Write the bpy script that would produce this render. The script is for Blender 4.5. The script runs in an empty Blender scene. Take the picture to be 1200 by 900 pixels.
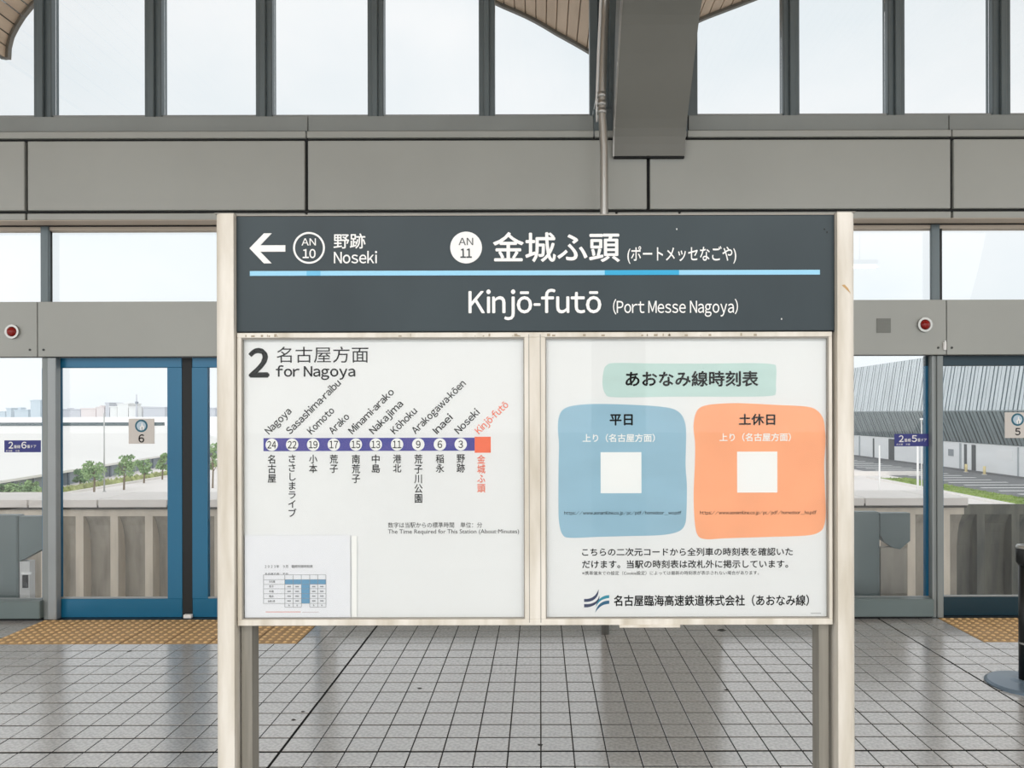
import bpy, bmesh, math, random
from mathutils import Vector, Matrix
random.seed(7)
sc = bpy.context.scene
COL = sc.collection
PI = math.pi

# ------------------------------------------------------------------ camera
F, CX, CY, EYE = 891.0, 633.0, 485.0, 1.55          # focal length in pixels, vanishing point, eye height
def X(px, Y): return (px - CX) * Y / F
def Z(py, Y): return EYE + (CY - py) * Y / F
cd = bpy.data.cameras.new('camera'); cam = bpy.data.objects.new('camera', cd); COL.objects.link(cam)
cam.location = (0, 0, EYE)
cam.rotation_euler = (PI / 2, 0.0023, 0)
cd.sensor_width = 36; cd.lens = F / 1200 * 36
cd.shift_x = -(CX - 600) / 1200; cd.shift_y = (CY - 450) / 1200
cd.clip_start = 0.05; cd.clip_end = 5000
sc.camera = cam

# ------------------------------------------------------------------ world, sun, exposure
sc.view_settings.view_transform = 'Standard'; sc.view_settings.look = 'None'
sc.view_settings.gamma = 1; sc.view_settings.exposure = 0.0; sc.view_settings.use_curve_mapping = False
w = bpy.data.worlds.new('world'); sc.world = w; w.use_nodes = True
nt = w.node_tree; nt.nodes.clear()
out = nt.nodes.new('ShaderNodeOutputWorld'); bg = nt.nodes.new('ShaderNodeBackground')
tc = nt.nodes.new('ShaderNodeTexCoord'); mp = nt.nodes.new('ShaderNodeMapping'); mp.inputs['Scale'].default_value = (1, 1, 1.8)
mp.inputs['Location'].default_value = (1.35, 2.1, 0.2)
nz = nt.nodes.new('ShaderNodeTexNoise'); nz.inputs['Scale'].default_value = 1.7; nz.inputs['Detail'].default_value = 6; nz.inputs['Roughness'].default_value = .5
rp = nt.nodes.new('ShaderNodeValToRGB')
rp.color_ramp.elements[0].position = .36; rp.color_ramp.elements[0].color = (.80, .855, .885, 1)
rp.color_ramp.elements[1].position = .58; rp.color_ramp.elements[1].color = (.945, .95, .955, 1)
nt.links.new(tc.outputs['Generated'], mp.inputs['Vector']); nt.links.new(mp.outputs[0], nz.inputs['Vector'])
nt.links.new(nz.outputs['Fac'], rp.inputs['Fac']); nt.links.new(rp.outputs['Color'], bg.inputs['Color'])
bg.inputs['Strength'].default_value = 1.12
nt.links.new(bg.outputs[0], out.inputs['Surface'])
sd = bpy.data.lights.new('sun', 'SUN'); sd.energy = 1.6; sd.angle = math.radians(75); sd.color = (1, .98, .965)
so = bpy.data.objects.new('sun', sd); COL.objects.link(so)
so.rotation_euler = (math.radians(90 - 15), 0, math.radians(-8)); so.location = (0, -10, 12)

# ------------------------------------------------------------------ materials
def lin(c): return tuple(((v / 255) / 12.92 if v / 255 <= .04045 else ((v / 255 + .055) / 1.055) ** 2.4) for v in c) + (1,)
MATS = {}
def mat(name, rgb, rough=.5, metal=0, var=0, scale=8, bump=0, stretch=(1, 1, 1), ior=1.5, dark=None, spec=None):
    if name in MATS: return MATS[name]
    m = bpy.data.materials.new(name); m.use_nodes = True; n = m.node_tree; b = n.nodes['Principled BSDF']
    b.inputs['Roughness'].default_value = rough; b.inputs['Metallic'].default_value = metal; b.inputs['IOR'].default_value = ior
    if spec is not None: b.inputs['Specular IOR Level'].default_value = spec
    c = lin(rgb); b.inputs['Base Color'].default_value = c
    if var or bump:
        t = n.nodes.new('ShaderNodeTexCoord'); q = n.nodes.new('ShaderNodeMapping'); q.inputs['Scale'].default_value = stretch
        z = n.nodes.new('ShaderNodeTexNoise'); z.inputs['Scale'].default_value = scale; z.inputs['Detail'].default_value = 5
        n.links.new(t.outputs['Object'], q.inputs['Vector']); n.links.new(q.outputs[0], z.inputs['Vector'])
        if var:
            r = n.nodes.new('ShaderNodeValToRGB'); d = lin(dark) if dark else tuple(v * (1 - var) for v in c[:3]) + (1,)
            r.color_ramp.elements[0].position = .3; r.color_ramp.elements[0].color = d
            r.color_ramp.elements[1].position = .62; r.color_ramp.elements[1].color = c
            n.links.new(z.outputs['Fac'], r.inputs['Fac']); n.links.new(r.outputs['Color'], b.inputs['Base Color'])
        if bump:
            u = n.nodes.new('ShaderNodeBump'); u.inputs['Strength'].default_value = bump; u.inputs['Distance'].default_value = .01
            n.links.new(z.outputs['Fac'], u.inputs['Height']); n.links.new(u.outputs['Normal'], b.inputs['Normal'])
    MATS[name] = m; return m
def glass(name, tint, refl=1.0, rough=0.0):
    m = bpy.data.materials.new(name); m.use_nodes = True; n = m.node_tree; n.nodes.clear()
    o = n.nodes.new('ShaderNodeOutputMaterial'); mx = n.nodes.new('ShaderNodeMixShader'); tr = n.nodes.new('ShaderNodeBsdfTransparent')
    gl = n.nodes.new('ShaderNodeBsdfGlossy'); fr = n.nodes.new('ShaderNodeFresnel'); mu = n.nodes.new('ShaderNodeMath'); mu.operation = 'MULTIPLY'
    tr.inputs['Color'].default_value = tint; gl.inputs['Roughness'].default_value = rough; gl.inputs['Color'].default_value = (1, 1, 1, 1)
    fr.inputs['IOR'].default_value = 1.45; mu.inputs[1].default_value = refl
    n.links.new(fr.outputs[0], mu.inputs[0]); n.links.new(mu.outputs[0], mx.inputs['Fac'])
    n.links.new(tr.outputs[0], mx.inputs[1]); n.links.new(gl.outputs[0], mx.inputs[2]); n.links.new(mx.outputs[0], o.inputs['Surface'])
    MATS[name] = m; return m
def emit(name, rgb, s):
    m = bpy.data.materials.new(name); m.use_nodes = True; b = m.node_tree.nodes['Principled BSDF']
    b.inputs['Base Color'].default_value = rgb; b.inputs['Emission Color'].default_value = rgb; b.inputs['Emission Strength'].default_value = s
    MATS[name] = m; return m
GL = glass('window_glass', (.965, .972, .975, 1), .65)
GLP = glass('case_glass', (.985, .99, .985, 1), .3)
panel = mat('grey_painted_panel', (166, 169, 164), .42, 0, .10, .9, 0, (1, 1, 1))
panel_d = mat('sill_grey', (142, 148, 146), .4, 0, .12, 2)
mull = mat('mullion_grey', (104, 116, 120), .38, .25, .10, 3, 0, (6, 6, .6))
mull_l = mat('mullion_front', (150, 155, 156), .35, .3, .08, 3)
black = mat('black_gap', (14, 18, 19), .7)
rubber = mat('black_rubber', (16, 20, 21), .6)
steel = mat('stainless', (176, 176, 172), .28, .75, .08, 5, 0, (8, 8, .4))
post_g = mat('post_grey', (136, 142, 141), .4, .15, .12, 3, 0, (5, 5, .5))
cream = mat('cream_soffit', (205, 192, 176), .6)
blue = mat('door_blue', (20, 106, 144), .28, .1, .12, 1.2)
grime = mat('cream_paint', (226, 221, 211), .38, 0, .22, 3.2, .03, (5, 5, .8), dark=(196, 188, 172))
edge_d = mat('frame_edge', (150, 146, 138), .5)
inner_leg = mat('inner_leg_grey', (150, 146, 136), .42, .3, .25, 6, 0, (9, 9, .5))
board = mat('name_board_dark', (55, 67, 72), .4, 0, .22, 1.6, 0, (1.2, 1, .7), dark=(46, 57, 62), spec=.3)
blue_shade = mat('door_blue_shaded', (14, 52, 66), .3, .1, .12, 1.2)  # door blue darkened: shade painted into the right door's rails
white = mat('letter_white', (240, 240, 238), .5)
ink = mat('letter_black', (16, 18, 19), .7, spec=.2)
greyink = mat('letter_grey', (70, 76, 78), .6)
lblue = mat('line_pale_blue', (150, 208, 236), .5)
cyan = mat('line_cyan', (38, 166, 212), .5)
paper = mat('poster_white', (230, 231, 232), .7, 0, .03, 2.5)
paper2 = mat('notice_white', (229, 230, 235), .7)
navy = mat('band_navy', (62, 64, 146), .5, 0, .15, 22, dark=(80, 74, 150))
orange = mat('band_orange', (240, 112, 76), .5, 0, .1, 40)
teal_b = mat('brush_teal', (192, 217, 213), .7, 0, .06, 14, 0, (.4, 1, 2))
blob_b = mat('blob_blue', (150, 187, 207), .7, 0, .08, 7, 0, (.5, 1, 2))
blob_o = mat('blob_orange', (250, 173, 130), .7, 0, .07, 7, 0, (1, 1, 1.4))
qrw = mat('plain_white', (240, 241, 241), .7)
tablue = mat('table_blue', (104, 154, 188), .7)
tile_m = mat('granite_tile', (188, 188, 186), .19, 0, .32, 55, .04, ior=2.5)
grout = mat('grout_dark', (38, 40, 39), .9, spec=.1)
tact = mat('tactile_yellow', (238, 200, 142), .5, 0, .18, 18)
conc = mat('concrete_rib', (222, 212, 196), .8, 0, .18, 2.2, .1, (3, 3, .7))
conc_d = mat('concrete_panel', (172, 166, 154), .85, 0, .30, 3.0, .1, (3, 3, .6))
conc_s = mat('concrete_stained', (112, 112, 102), .85, 0, .45, 2.6, .1, (3, 3, .5), dark=(74, 78, 74))
cope = mat('coping_pale', (236, 231, 226), .6, 0, .06, 3)
cab = mat('cabinet_grey', (106, 120, 120), .45, 0, .1, 3)
asph = mat('asphalt', (128, 130, 132), .9, 0, .2, .12)
asph_l = mat('pale_pavement', (236, 230, 226), .9, 0, .10, .1)
grassm = mat('grass_green', (146, 168, 82), .9, 0, .4, .9, dark=(104, 128, 62))
leafm = mat('leaf_green', (158, 186, 132), .7, 0, .5, 1.2, dark=(104, 136, 94))
leafd = mat('leaf_dark', (112, 146, 106), .7, 0, .4, 1.2)
bark = mat('bark', (120, 108, 92), .9)
roofw = mat('roof_white', (238, 236, 232), .6, 0, .05, .02)
wallw = mat('wall_white', (240, 242, 243), .7, 0, .07, .12, 0, (1, 1, 6))
wallg = mat('wall_grey', (150, 160, 168), .8, 0, .15, .15)
corr = mat('corrugated_light', (206, 214, 218), .45, .2, .12, .4)
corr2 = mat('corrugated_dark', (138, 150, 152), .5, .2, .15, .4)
vault_m = mat('soffit_board', (226, 202, 176), .55, 0, .14, 5, 0, (1, .15, 1), dark=(204, 180, 154))
vault_d = mat('eave_rim', (112, 112, 106), .5)
vault_l = mat('eave_rim_light', (158, 162, 158), .5)
girder_m = mat('girder_grey', (124, 125, 119), .42, 0, .08, 1.2)

# ------------------------------------------------------------------ builders
class MB:
    def __init__(s): s.v = []; s.f = []; s.sm = False
    def add(s, vs, fs):
        n = len(s.v); s.v += [tuple(v) for v in vs]; s.f += [tuple(i + n for i in f) for f in fs]; return s
    def box(s, x0, x1, y0, y1, z0, z1, bev=0):
        if bev <= 0:
            return s.add([(x0,y0,z0),(x1,y0,z0),(x1,y1,z0),(x0,y1,z0),(x0,y0,z1),(x1,y0,z1),(x1,y1,z1),(x0,y1,z1)],
                         [(0,3,2,1),(4,5,6,7),(0,1,5,4),(1,2,6,5),(2,3,7,6),(3,0,4,7)])
        bm = bmesh.new(); bmesh.ops.create_cube(bm, size=1)
        for v in bm.verts: v.co = Vector(((x0+x1)/2+v.co.x*(x1-x0), (y0+y1)/2+v.co.y*(y1-y0), (z0+z1)/2+v.co.z*(z1-z0)))
        bmesh.ops.bevel(bm, geom=bm.edges[:], offset=bev, segments=1, affect='EDGES')
        bm.verts.index_update(); s.add([v.co for v in bm.verts], [[v.index for v in f.verts] for f in bm.faces]); bm.free(); return s
    def prism(s, pts, a, b, axis='y'):
        """polygon pts (u,v) extruded from a to b along axis; y: (u,v)=(x,z); x: (u,v)=(y,z); z: (u,v)=(x,y)"""
        def P(u, v, t): return (u, t, v) if axis == 'y' else ((t, u, v) if axis == 'x' else (u, v, t))
        n = len(pts); vs = [P(u, v, a) for u, v in pts] + [P(u, v, b) for u, v in pts]
        return s.add(vs, [tuple(range(n)), tuple(range(2*n-1, n-1, -1))] + [(i, (i+1) % n + 0, (i+1) % n + n, i + n) for i in range(n)])
    def tube(s, pts, r, seg=12, cap=True):
        pts = [Vector(p) for p in pts]; rs = r if isinstance(r, (list, tuple)) else [r]*len(pts); n = len(s.v)
        for i, p in enumerate(pts):
            d = (pts[min(i+1, len(pts)-1)] - pts[max(i-1, 0)]).normalized()
            u = d.cross(Vector((0, 1, 0)) if abs(d.y) < .9 else Vector((1, 0, 0))).normalized(); v = d.cross(u)
            for k in range(seg):
                t = 2*PI*k/seg; s.v.append(tuple(p + (u*math.cos(t) + v*math.sin(t))*rs[i]))
        for i in range(len(pts)-1):
            for k in range(seg):
                s.f.append((n+i*seg+k, n+i*seg+(k+1) % seg, n+(i+1)*seg+(k+1) % seg, n+(i+1)*seg+k))
        if cap:
            s.f.append(tuple(n+k for k in range(seg))[::-1]); s.f.append(tuple(n+(len(pts)-1)*seg+k for k in range(seg)))
        return s
    def disc(s, cx, cz, r, y0, y1, seg=28):   # disc facing -Y
        return s.prism([(cx+r*math.cos(2*PI*k/seg), cz+r*math.sin(2*PI*k/seg)) for k in range(seg)], y0, y1)
    def ring(s, cx, cz, r0, r1, y0, y1, seg=36):
        n = len(s.v)
        for k in range(seg):
            c, q = math.cos(2*PI*k/seg), math.sin(2*PI*k/seg)
            for r, y in ((r0, y0), (r1, y0), (r1, y1), (r0, y1)): s.v.append((cx+r*c, y, cz+r*q))
        for k in range(seg):
            a = n+4*k; b = n+4*((k+1) % seg)
            for j in range(4): s.f.append((a+j, a+(j+1) % 4, b+(j+1) % 4, b+j))
        return s
    def lathe(s, prof, cx, cy, seg=28):       # profile (r,z) about a vertical axis
        n = len(s.v)
        for r, z in prof:
            for k in range(seg): s.v.append((cx+r*math.cos(2*PI*k/seg), cy+r*math.sin(2*PI*k/seg), z))
        for i in range(len(prof)-1):
            for k in range(seg): s.f.append((n+i*seg+k, n+i*seg+(k+1) % seg, n+(i+1)*seg+(k+1) % seg, n+(i+1)*seg+k))
        s.f.append(tuple(n+k for k in range(seg))[::-1]); s.f.append(tuple(n+(len(prof)-1)*seg+k for k in range(seg))); return s
    def build(s, name, m, parent=None, smooth=False, fix=True):
        off = wloc(parent)
        me = bpy.data.meshes.new(name); me.from_pydata([tuple(Vector(v) - off) for v in s.v], [], s.f)
        if fix:
            bm = bmesh.new(); bm.from_mesh(me); bmesh.ops.recalc_face_normals(bm, faces=bm.faces); bm.to_mesh(me); bm.free()
        me.materials.append(m)
        if smooth:
            me.polygons.foreach_set('use_smooth', [len(p.vertices) <= 4 for p in me.polygons])
        o = bpy.data.objects.new(name, me); COL.objects.link(o)
        if parent: o.parent = parent
        return o
def wloc(o):
    v = Vector((0, 0, 0))
    while o: v += o.location; o = o.parent
    return v
def tag(o, label=None, cat=None, group=None, kind=None):
    if label: o['label'] = label
    if cat: o['category'] = cat
    if group: o['group'] = group
    if kind: o['kind'] = kind
    return o
def empty(name, loc, label=None, cat=None, group=None, kind=None):
    o = bpy.data.objects.new(name, None); COL.objects.link(o); o.location = loc; o.empty_display_size = .1
    return tag(o, label, cat, group, kind)
def B(*a, **k): return MB().box(*a, **k)

GLYPH = {}
def glyph(ch):
    if ch not in GLYPH:
        c = bpy.data.curves.new('glyph', 'FONT'); c.resolution_u = 3; c.fill_mode = 'FRONT'
        c.body = chr(ord(ch)+0xFEE0) if 33 <= ord(ch) <= 126 else ch
        o = bpy.data.objects.new('glyph', c); COL.objects.link(o); dg = bpy.context.evaluated_depsgraph_get(); dg.update()
        me = bpy.data.meshes.new_from_object(o.evaluated_get(dg)); bpy.data.objects.remove(o); bpy.data.curves.remove(c)
        GLYPH[ch] = ([(v.co.x, v.co.y) for v in me.vertices], [tuple(p.vertices) for p in me.polygons]); bpy.data.meshes.remove(me)
    return GLYPH[ch]
MACRON = {'ō': 'o'}
def latin_mesh(s, gap=.085):
    V = []; Fc = []; x = 0
    for ch in s:
        if ch == ' ': x += .28; continue
        vs, fs = glyph(MACRON.get(ch, ch)); 
        if not vs: x += .3; continue
        if ch == '-': vs, fs = [(0, .25), (.24, .25), (.24, .31), (0, .31)], [(0, 1, 2, 3)]
        if ch == 'I': vs, fs = [(0, 0), (.085, 0), (.085, .733), (0, .733)], [(0, 1, 2, 3)]
        a, b = min(v[0] for v in vs), max(v[0] for v in vs); n = len(V)
        if ch == 'j': x -= .11
        if ch in 'rft' : b -= .03
        g2 = gap if ch not in '()./:-' else gap*.6
        V += [(v[0]-a+x, v[1], 0) for v in vs]; Fc += [tuple(i+n for i in f) for f in fs]
        if ch in MACRON:
            n = len(V); t = max(v[1] for v in vs); c_ = x+(b-a)/2
            V += [(c_-.16, t+.10, 0), (c_+.16, t+.10, 0), (c_+.16, t+.165, 0), (c_-.16, t+.165, 0)]; Fc.append((n, n+1, n+2, n+3))
        x += (b-a)+g2
    me = bpy.data.meshes.new('lettering'); me.from_pydata(V, [], Fc); return me
def embolden(me, bold):
    vs = [v.co.copy() for v in me.vertices]; fs = [list(p.vertices) for p in me.polygons]; N = len(vs); V = []; Fc = []
    for k, (dx, dy) in enumerate(((bold, 0), (-bold, 0), (0, bold), (0, -bold))):
        V += [(v.x+dx, v.y+dy, -.0001*k) for v in vs]; Fc += [[i+k*N for i in f] for f in fs]
    me = bpy.data.meshes.new('lettering'); me.from_pydata(V, [], Fc); return me
def text_mesh(s, bold=0.0, align='LEFT', space=1.0, line=1.0):
    if all(33 <= ord(c) <= 126 or c in ' ō' for c in s):
        me = latin_mesh(s); return embolden(me, bold) if bold > .001 else me
    s = ''.join(chr(ord(c)+0xFEE0) if 48 <= ord(c) <= 57 else c for c in s)
    c = bpy.data.curves.new('lettering', 'FONT'); c.body = s; c.align_x = align; c.resolution_u = 3
    c.space_character = space; c.space_line = line; c.fill_mode = 'FRONT'
    o = bpy.data.objects.new('lettering', c); COL.objects.link(o)
    dg = bpy.context.evaluated_depsgraph_get(); dg.update()
    me = bpy.data.meshes.new_from_object(o.evaluated_get(dg))
    bpy.data.objects.remove(o); bpy.data.curves.remove(c)
    if bold > .001: me = embolden(me, bold)
    return me
def put_text(s, box, Y, m, parent, bold=0.0, name='lettering', align='LEFT', keep=False, line=1.0, label=None, space=1.0):
    """letters s printed on plane Y so that their outline fills box=(x0,z0,x1,z1) in metres"""
    me = text_mesh(s, bold, align, space, line); vs = [v.co.copy() for v in me.vertices]
    if not vs: return None
    a0, a1 = min(v.x for v in vs), max(v.x for v in vs); b0, b1 = min(v.y for v in vs), max(v.y for v in vs)
    x0, z0, x1, z1 = box; off = wloc(parent); sx = (x1-x0)/(a1-a0); sz = (z1-z0)/(b1-b0)
    if keep: sx = sz; x0 = (x0+x1)/2 - (a1-a0)*sx/2
    for v in me.vertices: v.co = Vector((x0+(v.co.x-a0)*sx, Y+v.co.z, z0+(v.co.y-b0)*sz)) - off
    me.materials.clear(); me.materials.append(m); me.name = name
    o = bpy.data.objects.new(name, me); COL.objects.link(o); o.parent = parent
    if label: o['label'] = label
    return o
def put_rot(s, p0, length, cap, ang, Y, m, parent, bold=0.0, label=None):
    me = text_mesh(s, bold); vs = [v.co.copy() for v in me.vertices]
    a0, a1 = min(v.x for v in vs), max(v.x for v in vs); sx = length/(a1-a0); sz = cap/.73; off = wloc(parent)
    ca, sa = math.cos(ang), math.sin(ang)
    for v in me.vertices:
        u, t = (v.co.x-a0)*sx, v.co.y*sz; v.co = Vector((p0[0]+u*ca-t*sa, Y+v.co.z, p0[1]+u*sa+t*ca)) - off
    me.materials.clear(); me.materials.append(m); me.name = 'lettering'
    o = bpy.data.objects.new('lettering', me); COL.objects.link(o); o.parent = parent
    if label: o['label'] = label
    return o

# ================================================================== STRUCTURE
# ------------------------------------------------------------------ floor
YB = 5.744
floor = B(-9, 9, -2.6, 6.42, -.35, -.005).build('floor', grout)
tag(floor, 'grey granite tiled platform floor with dark joints', 'floor', kind='structure')
def tile_mesh(sx, sy):
    h, c = .006, .0018; x, y = sx/2, sy/2
    vs = [(-x,-y,-h),(x,-y,-h),(x,y,-h),(-x,y,-h),(-x,-y,-c),(x,-y,-c),(x,y,-c),(-x,y,-c),(-x+c,-y+c,0),(x-c,-y+c,0),(x-c,y-c,0),(-x+c,y-c,0)]
    fs = [(0,1,5,4),(1,2,6,5),(2,3,7,6),(3,0,4,7),(4,5,9,8),(5,6,10,9),(6,7,11,10),(7,4,8,11),(8,9,10,11)]
    return vs, fs
T = .15; Y0 = 3.494; X_THICK = (-8, 17)
tv, tf = tile_mesh(.1455, .1455)
tme = bpy.data.meshes.new('tile'); tme.from_pydata(tv, [], tf); tme.materials.append(tile_m); tme.materials.append(grout)
for p in tme.polygons: p.material_index = 1 if p.index < 4 else 0
rest = MB(); ntile = 0
rows = list(range(-40, 15))
def tile_box(i, j):
    x0, x1 = i*T + .0024, (i+1)*T - .0024; y0, y1 = Y0 + j*T + .0048, Y0 + (j+1)*T - .0048
    for q in X_THICK:
        if i == q: x0 += .004
        if i == q-1: x1 -= .004
    if j == 0: y0 += .0035
    if j == -1: y1 -= .0035
    return x0, x1, y0, y1
for j in rows:
    Yn = Y0 + j*T
    tactile_row = 11 <= j <= 14
    for i in range(-58, 58):
        if tactile_row and (-25 <= i < -11 or i >= 20): continue
        x0, x1, y0, y1 = tile_box(i, j); cx, cy = (x0+x1)/2, (y0+y1)/2
        seen = j >= -1 and (-CX/F)*(Yn+T) - T < cx < (1200-CX)/F*(Yn+T) + T
        dz = random.uniform(-.0006, .0006)
        if seen and ntile < 296 and j >= -1:
            o = bpy.data.objects.new('tile', tme); COL.objects.link(o); o.parent = floor; o.location = (cx, cy, dz)
            o.scale = ((x1-x0)/.1455, (y1-y0)/.1455, 1); ntile += 1
        else:
            rest.add([(cx + v[0]*(x1-x0)/.1455, cy + v[1]*(y1-y0)/.1455, v[2]+dz) for v in tv], tf)
rf_ = tag(rest.build('tile_field', tile_m, floor, fix=False), kind='stuff'); rf_.data.materials.append(grout)
for p in rf_.data.polygons: p.material_index = 1 if p.index % 9 < 4 else 0
# tactile paving: 300 mm blocks with raised studs
def tactile_mesh():
    b = MB(); b.box(-.147, .147, -.147, .147, -.012, .0015, bev=.002)
    for a in range(5):
        for c in range(5):
            x, y = -.12+.06*a, -.12+.06*c; n = 7
            b.add([(x+.016*math.cos(2*PI*k/n), y+.016*math.sin(2*PI*k/n), .0015) for k in range(n)] +
                  [(x+.010*math.cos(2*PI*k/n), y+.010*math.sin(2*PI*k/n), .0065) for k in range(n)],
                  [(k, (k+1) % n, (k+1) % n + n, k+n) for k in range(n)] + [tuple(range(n, 2*n))])
    me = bpy.data.meshes.new('tactile_tile'); me.from_pydata(b.v, [], b.f)
    bm = bmesh.new(); bm.from_mesh(me); bmesh.ops.recalc_face_normals(bm, faces=bm.faces); bm.to_mesh(me); bm.free()
    me.materials.append(tact); me.materials.append(mat('tactile_ground', (186, 152, 106), .7, 0, .2, 18))
    for p in me.polygons: p.material_index = 0 if max(me.vertices[i].co.z for i in p.vertices) > .004 else 1
    return me
tam = tactile_mesh()
for r in range(2):
    for cx in [-3.6+.3*k for k in range(7)] + [3.15+.3*k for k in range(10)]:
        o = bpy.data.objects.new('tactile_tile', tam); COL.objects.link(o); o.parent = floor; o.location = (cx, 5.294+.3*r, 0)
# dark threshold plate along the doors
B(-9, 9, 5.746, 5.99, -.011, .004).build('threshold_plate', mat('threshold', (44, 54, 58), .4, .4), floor)

# ------------------------------------------------------------------ facade: fascia beam
wall = empty('wall_front', (0, 5.6, 2.5), 'grey panelled fascia band running between the lower and upper glazing', 'wall', kind='structure')
YF = 5.58
zc = lambda py, Y=YF: Z(py, Y)
B(-8, 8, YF+.03, YF+.30, zc(256.5), zc(158)).build('beam_core', black, wall)
def panels(name, joints, py0, py1, m, y=YF, dep=.035, gap=.012):
    for a, b in zip(joints[:-1], joints[1:]):
        B(X(a, y)+gap, X(b, y)-gap, y, y+dep, zc(py1, y), zc(py0, y), bev=.004).build(name, m, wall)
panels('fascia_panel', [-620, -297, 31, 359.5, 760.5, 1116.5, 1440, 1760], 164.2, 245.2, panel)
panels('upper_trim', [-620, 359.5, 697, 806, 1116.5, 1760], 153.0, 160.8, panel, gap=.004)
panels('lower_trim', [-620, -297, 31, 359.5, 723, 797, 1116.5, 1440, 1760], 248.8, 256.6, panel, gap=.008)
# sloping sill below the upper windows
for a, b in ((-620, 361), (362, 697), (806, 1112.5), (1113.5, 1760)):
    B(X(a, 5.66), X(b, 5.66), 5.66, 5.9, Z(153.2, 5.66), Z(135.5, 5.66), bev=.003).build('window_sill', panel_d, wall)
B(-8, 8, YF+.0, 5.73, zc(256.6)-.004, zc(256.6)-.0005).build('soffit_strip', cream, wall)
B(-8, 8, 5.72, 5.84, Z(263.6, 5.72), zc(256.6)-.004).build('shadow_gap', black, wall)

# lower (transom) glazing between fascia and door header
win1 = empty('window_1', (0, 5.8, 2.5), 'long clear transom window above the platform door header', 'window', kind='structure')
B(-8, 8, 5.75, 5.83, Z(268.6, 5.75), Z(263.9, 5.75)).build('window_frame', cream, win1)
ms = [(-307, -295), (47.5, 59), (400, 412), (741, 753), (1092, 1104), (1446, 1458)]
for a, b in ms:
    B(X(a, 5.735), X(b-2, 5.735), 5.735, 5.765, Z(354, 5.74), Z(257.5, 5.74)-.0, bev=.004).build('mullion', mull, win1)
    B(X(b-2.6, 5.77), X(b, 5.77), 5.765, 5.80, Z(354, 5.74), Z(262, 5.74)).build('gasket', rubber, win1)
for (a, b), (c, d) in zip(ms[:-1], ms[1:]):
    B(X(b, 5.8)+.004, X(c, 5.8)-.004, 5.800, 5.806, Z(354, 5.8), Z(266.5, 5.8)).build('pane', GL, win1)

# door header
head = empty('wall_header', (0, 5.7, 2.1), 'grey sheet metal door header band with small screws', 'wall', kind='structure')
YH = 5.70
B(-8, 8, YH+.006, YH+.17, Z(416.0, YH)-.0, Z(353, YH)).build('header_core', black, head)
hj = [-660, -310, 44, 398, 753, 1109.5, 1462]
for a, b in zip(hj[:-1], hj[1:]):
    B(X(a, YH)+.003, X(b, YH)-.003, YH, YH+.03, Z(416.6, YH), Z(352.3, YH), bev=.002).build('header_panel', panel, head)
for px in (35.3, 51.3, 1099.5, 1115.5, 389.5, 406, 745, 761): MB().disc(X(px, YH), Z(408.6, YH), .0085, YH-.004, YH, 12).build('screw', mat('screw', (60, 62, 60), .4, .5), head)

# ------------------------------------------------------------------ upper windows
win2 = empty('window_2', (0, 5.85, 3.8), 'tall upper window wall with slim grey mullions below the roof', 'window', kind='structure')
UM = [(-220, -200), (-90, -70), (40, 61), (170, 189.7), (300.3, 319.6), (431.5, 450), (562, 580.5), (692, 702), (806, 818.5), (919, 938), (1041.7, 1061.5), (1164.5, 1185.5), (1290, 1310), (1415, 1435)]
YW = 5.84
TOPZ = 6.9
for a, b in UM:
    B(X(a, YW), X(b, YW), YW, YW+.10, Z(135.5, YW)-.03, TOPZ, bev=.006).build('mullion', mull, win2)
    if b-a > 15:                                    # raised centre rib of each mullion
        c = (a+b)/2; B(X(c-3.2, YW), X(c+3.2, YW), YW-.03, YW, Z(135.5, YW)-.02, TOPZ, bev=.004).build('mullion_rib', mull, win2)
for (a, b), (c, d) in zip(UM[:-1], UM[1:]):
    if c - b < 20: continue
    B(X(b, YW)+.002, X(c, YW)-.002, YW+.05, YW+.056, Z(135.5, YW)-.02, TOPZ).build('pane', GL, win2)
    B(X(b, YW)+.002, X(c, YW)-.002, YW+.02, YW+.05, Z(135.2, YW)-.02, Z(132.6, YW)).build('pane_bead', mull_l, win2)
B(X(702, YW), X(806, YW), YW+.02, YW+.08, Z(160, YW), TOPZ).build('blank_panel', mull, win2)

B(X(696, 5.66), X(808, 5.66), 5.66, 5.9, Z(164, 5.66), Z(128, 5.66)).build('blank_infill', mull, win2)
# ------------------------------------------------------------------ platform screen doors and side windows
def door(n, px0, label, rail):
    YD = 5.80; d = empty('door_%d' % n, (X(px0+170, YD), YD, 0), label, 'door', kind='structure')
    zt, zb = Z(418.0, YD), .004
    for side in (0, 1):
        a, b = (px0, px0+164) if side == 0 else (px0+176, px0+340)
        x0, x1 = X(a, YD), X(b, YD)
        g0, g1 = (X(a+20.5, YD), X(b-17, YD)) if side == 0 else (X(a+18, YD), X(b-20, YD))
        zt2, zb2 = Z(429.8, YD), Z(700.6, YD)
        lf = MB()
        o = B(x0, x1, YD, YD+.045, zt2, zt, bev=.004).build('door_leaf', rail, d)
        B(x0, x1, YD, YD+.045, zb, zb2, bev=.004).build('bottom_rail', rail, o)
        B(x0, g0, YD+.001, YD+.044, zb2, zt2).build('stile', blue, o)
        B(g1, x1, YD+.001, YD+.044, zb2, zt2).build('stile', blue, o)
        B(g0, g1, YD+.018, YD+.026, zb2, zt2).build('pane', GL, o)
        B(g0, g1, YD+.006, YD+.018, zb2, zb2+.012).build('glazing_bead', mull_l, o)
    B(X(px0+164.3, YD), X(px0+175.7, YD), YD+.004, YD+.04, zb, zt).build('rubber_seal', rubber, d)
    B(X(px0+167.5, YD), X(px0+177, YD), YD-.035, YD-.002, .004, .032, bev=.004).build('floor_guide', white, d)
    return d
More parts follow.
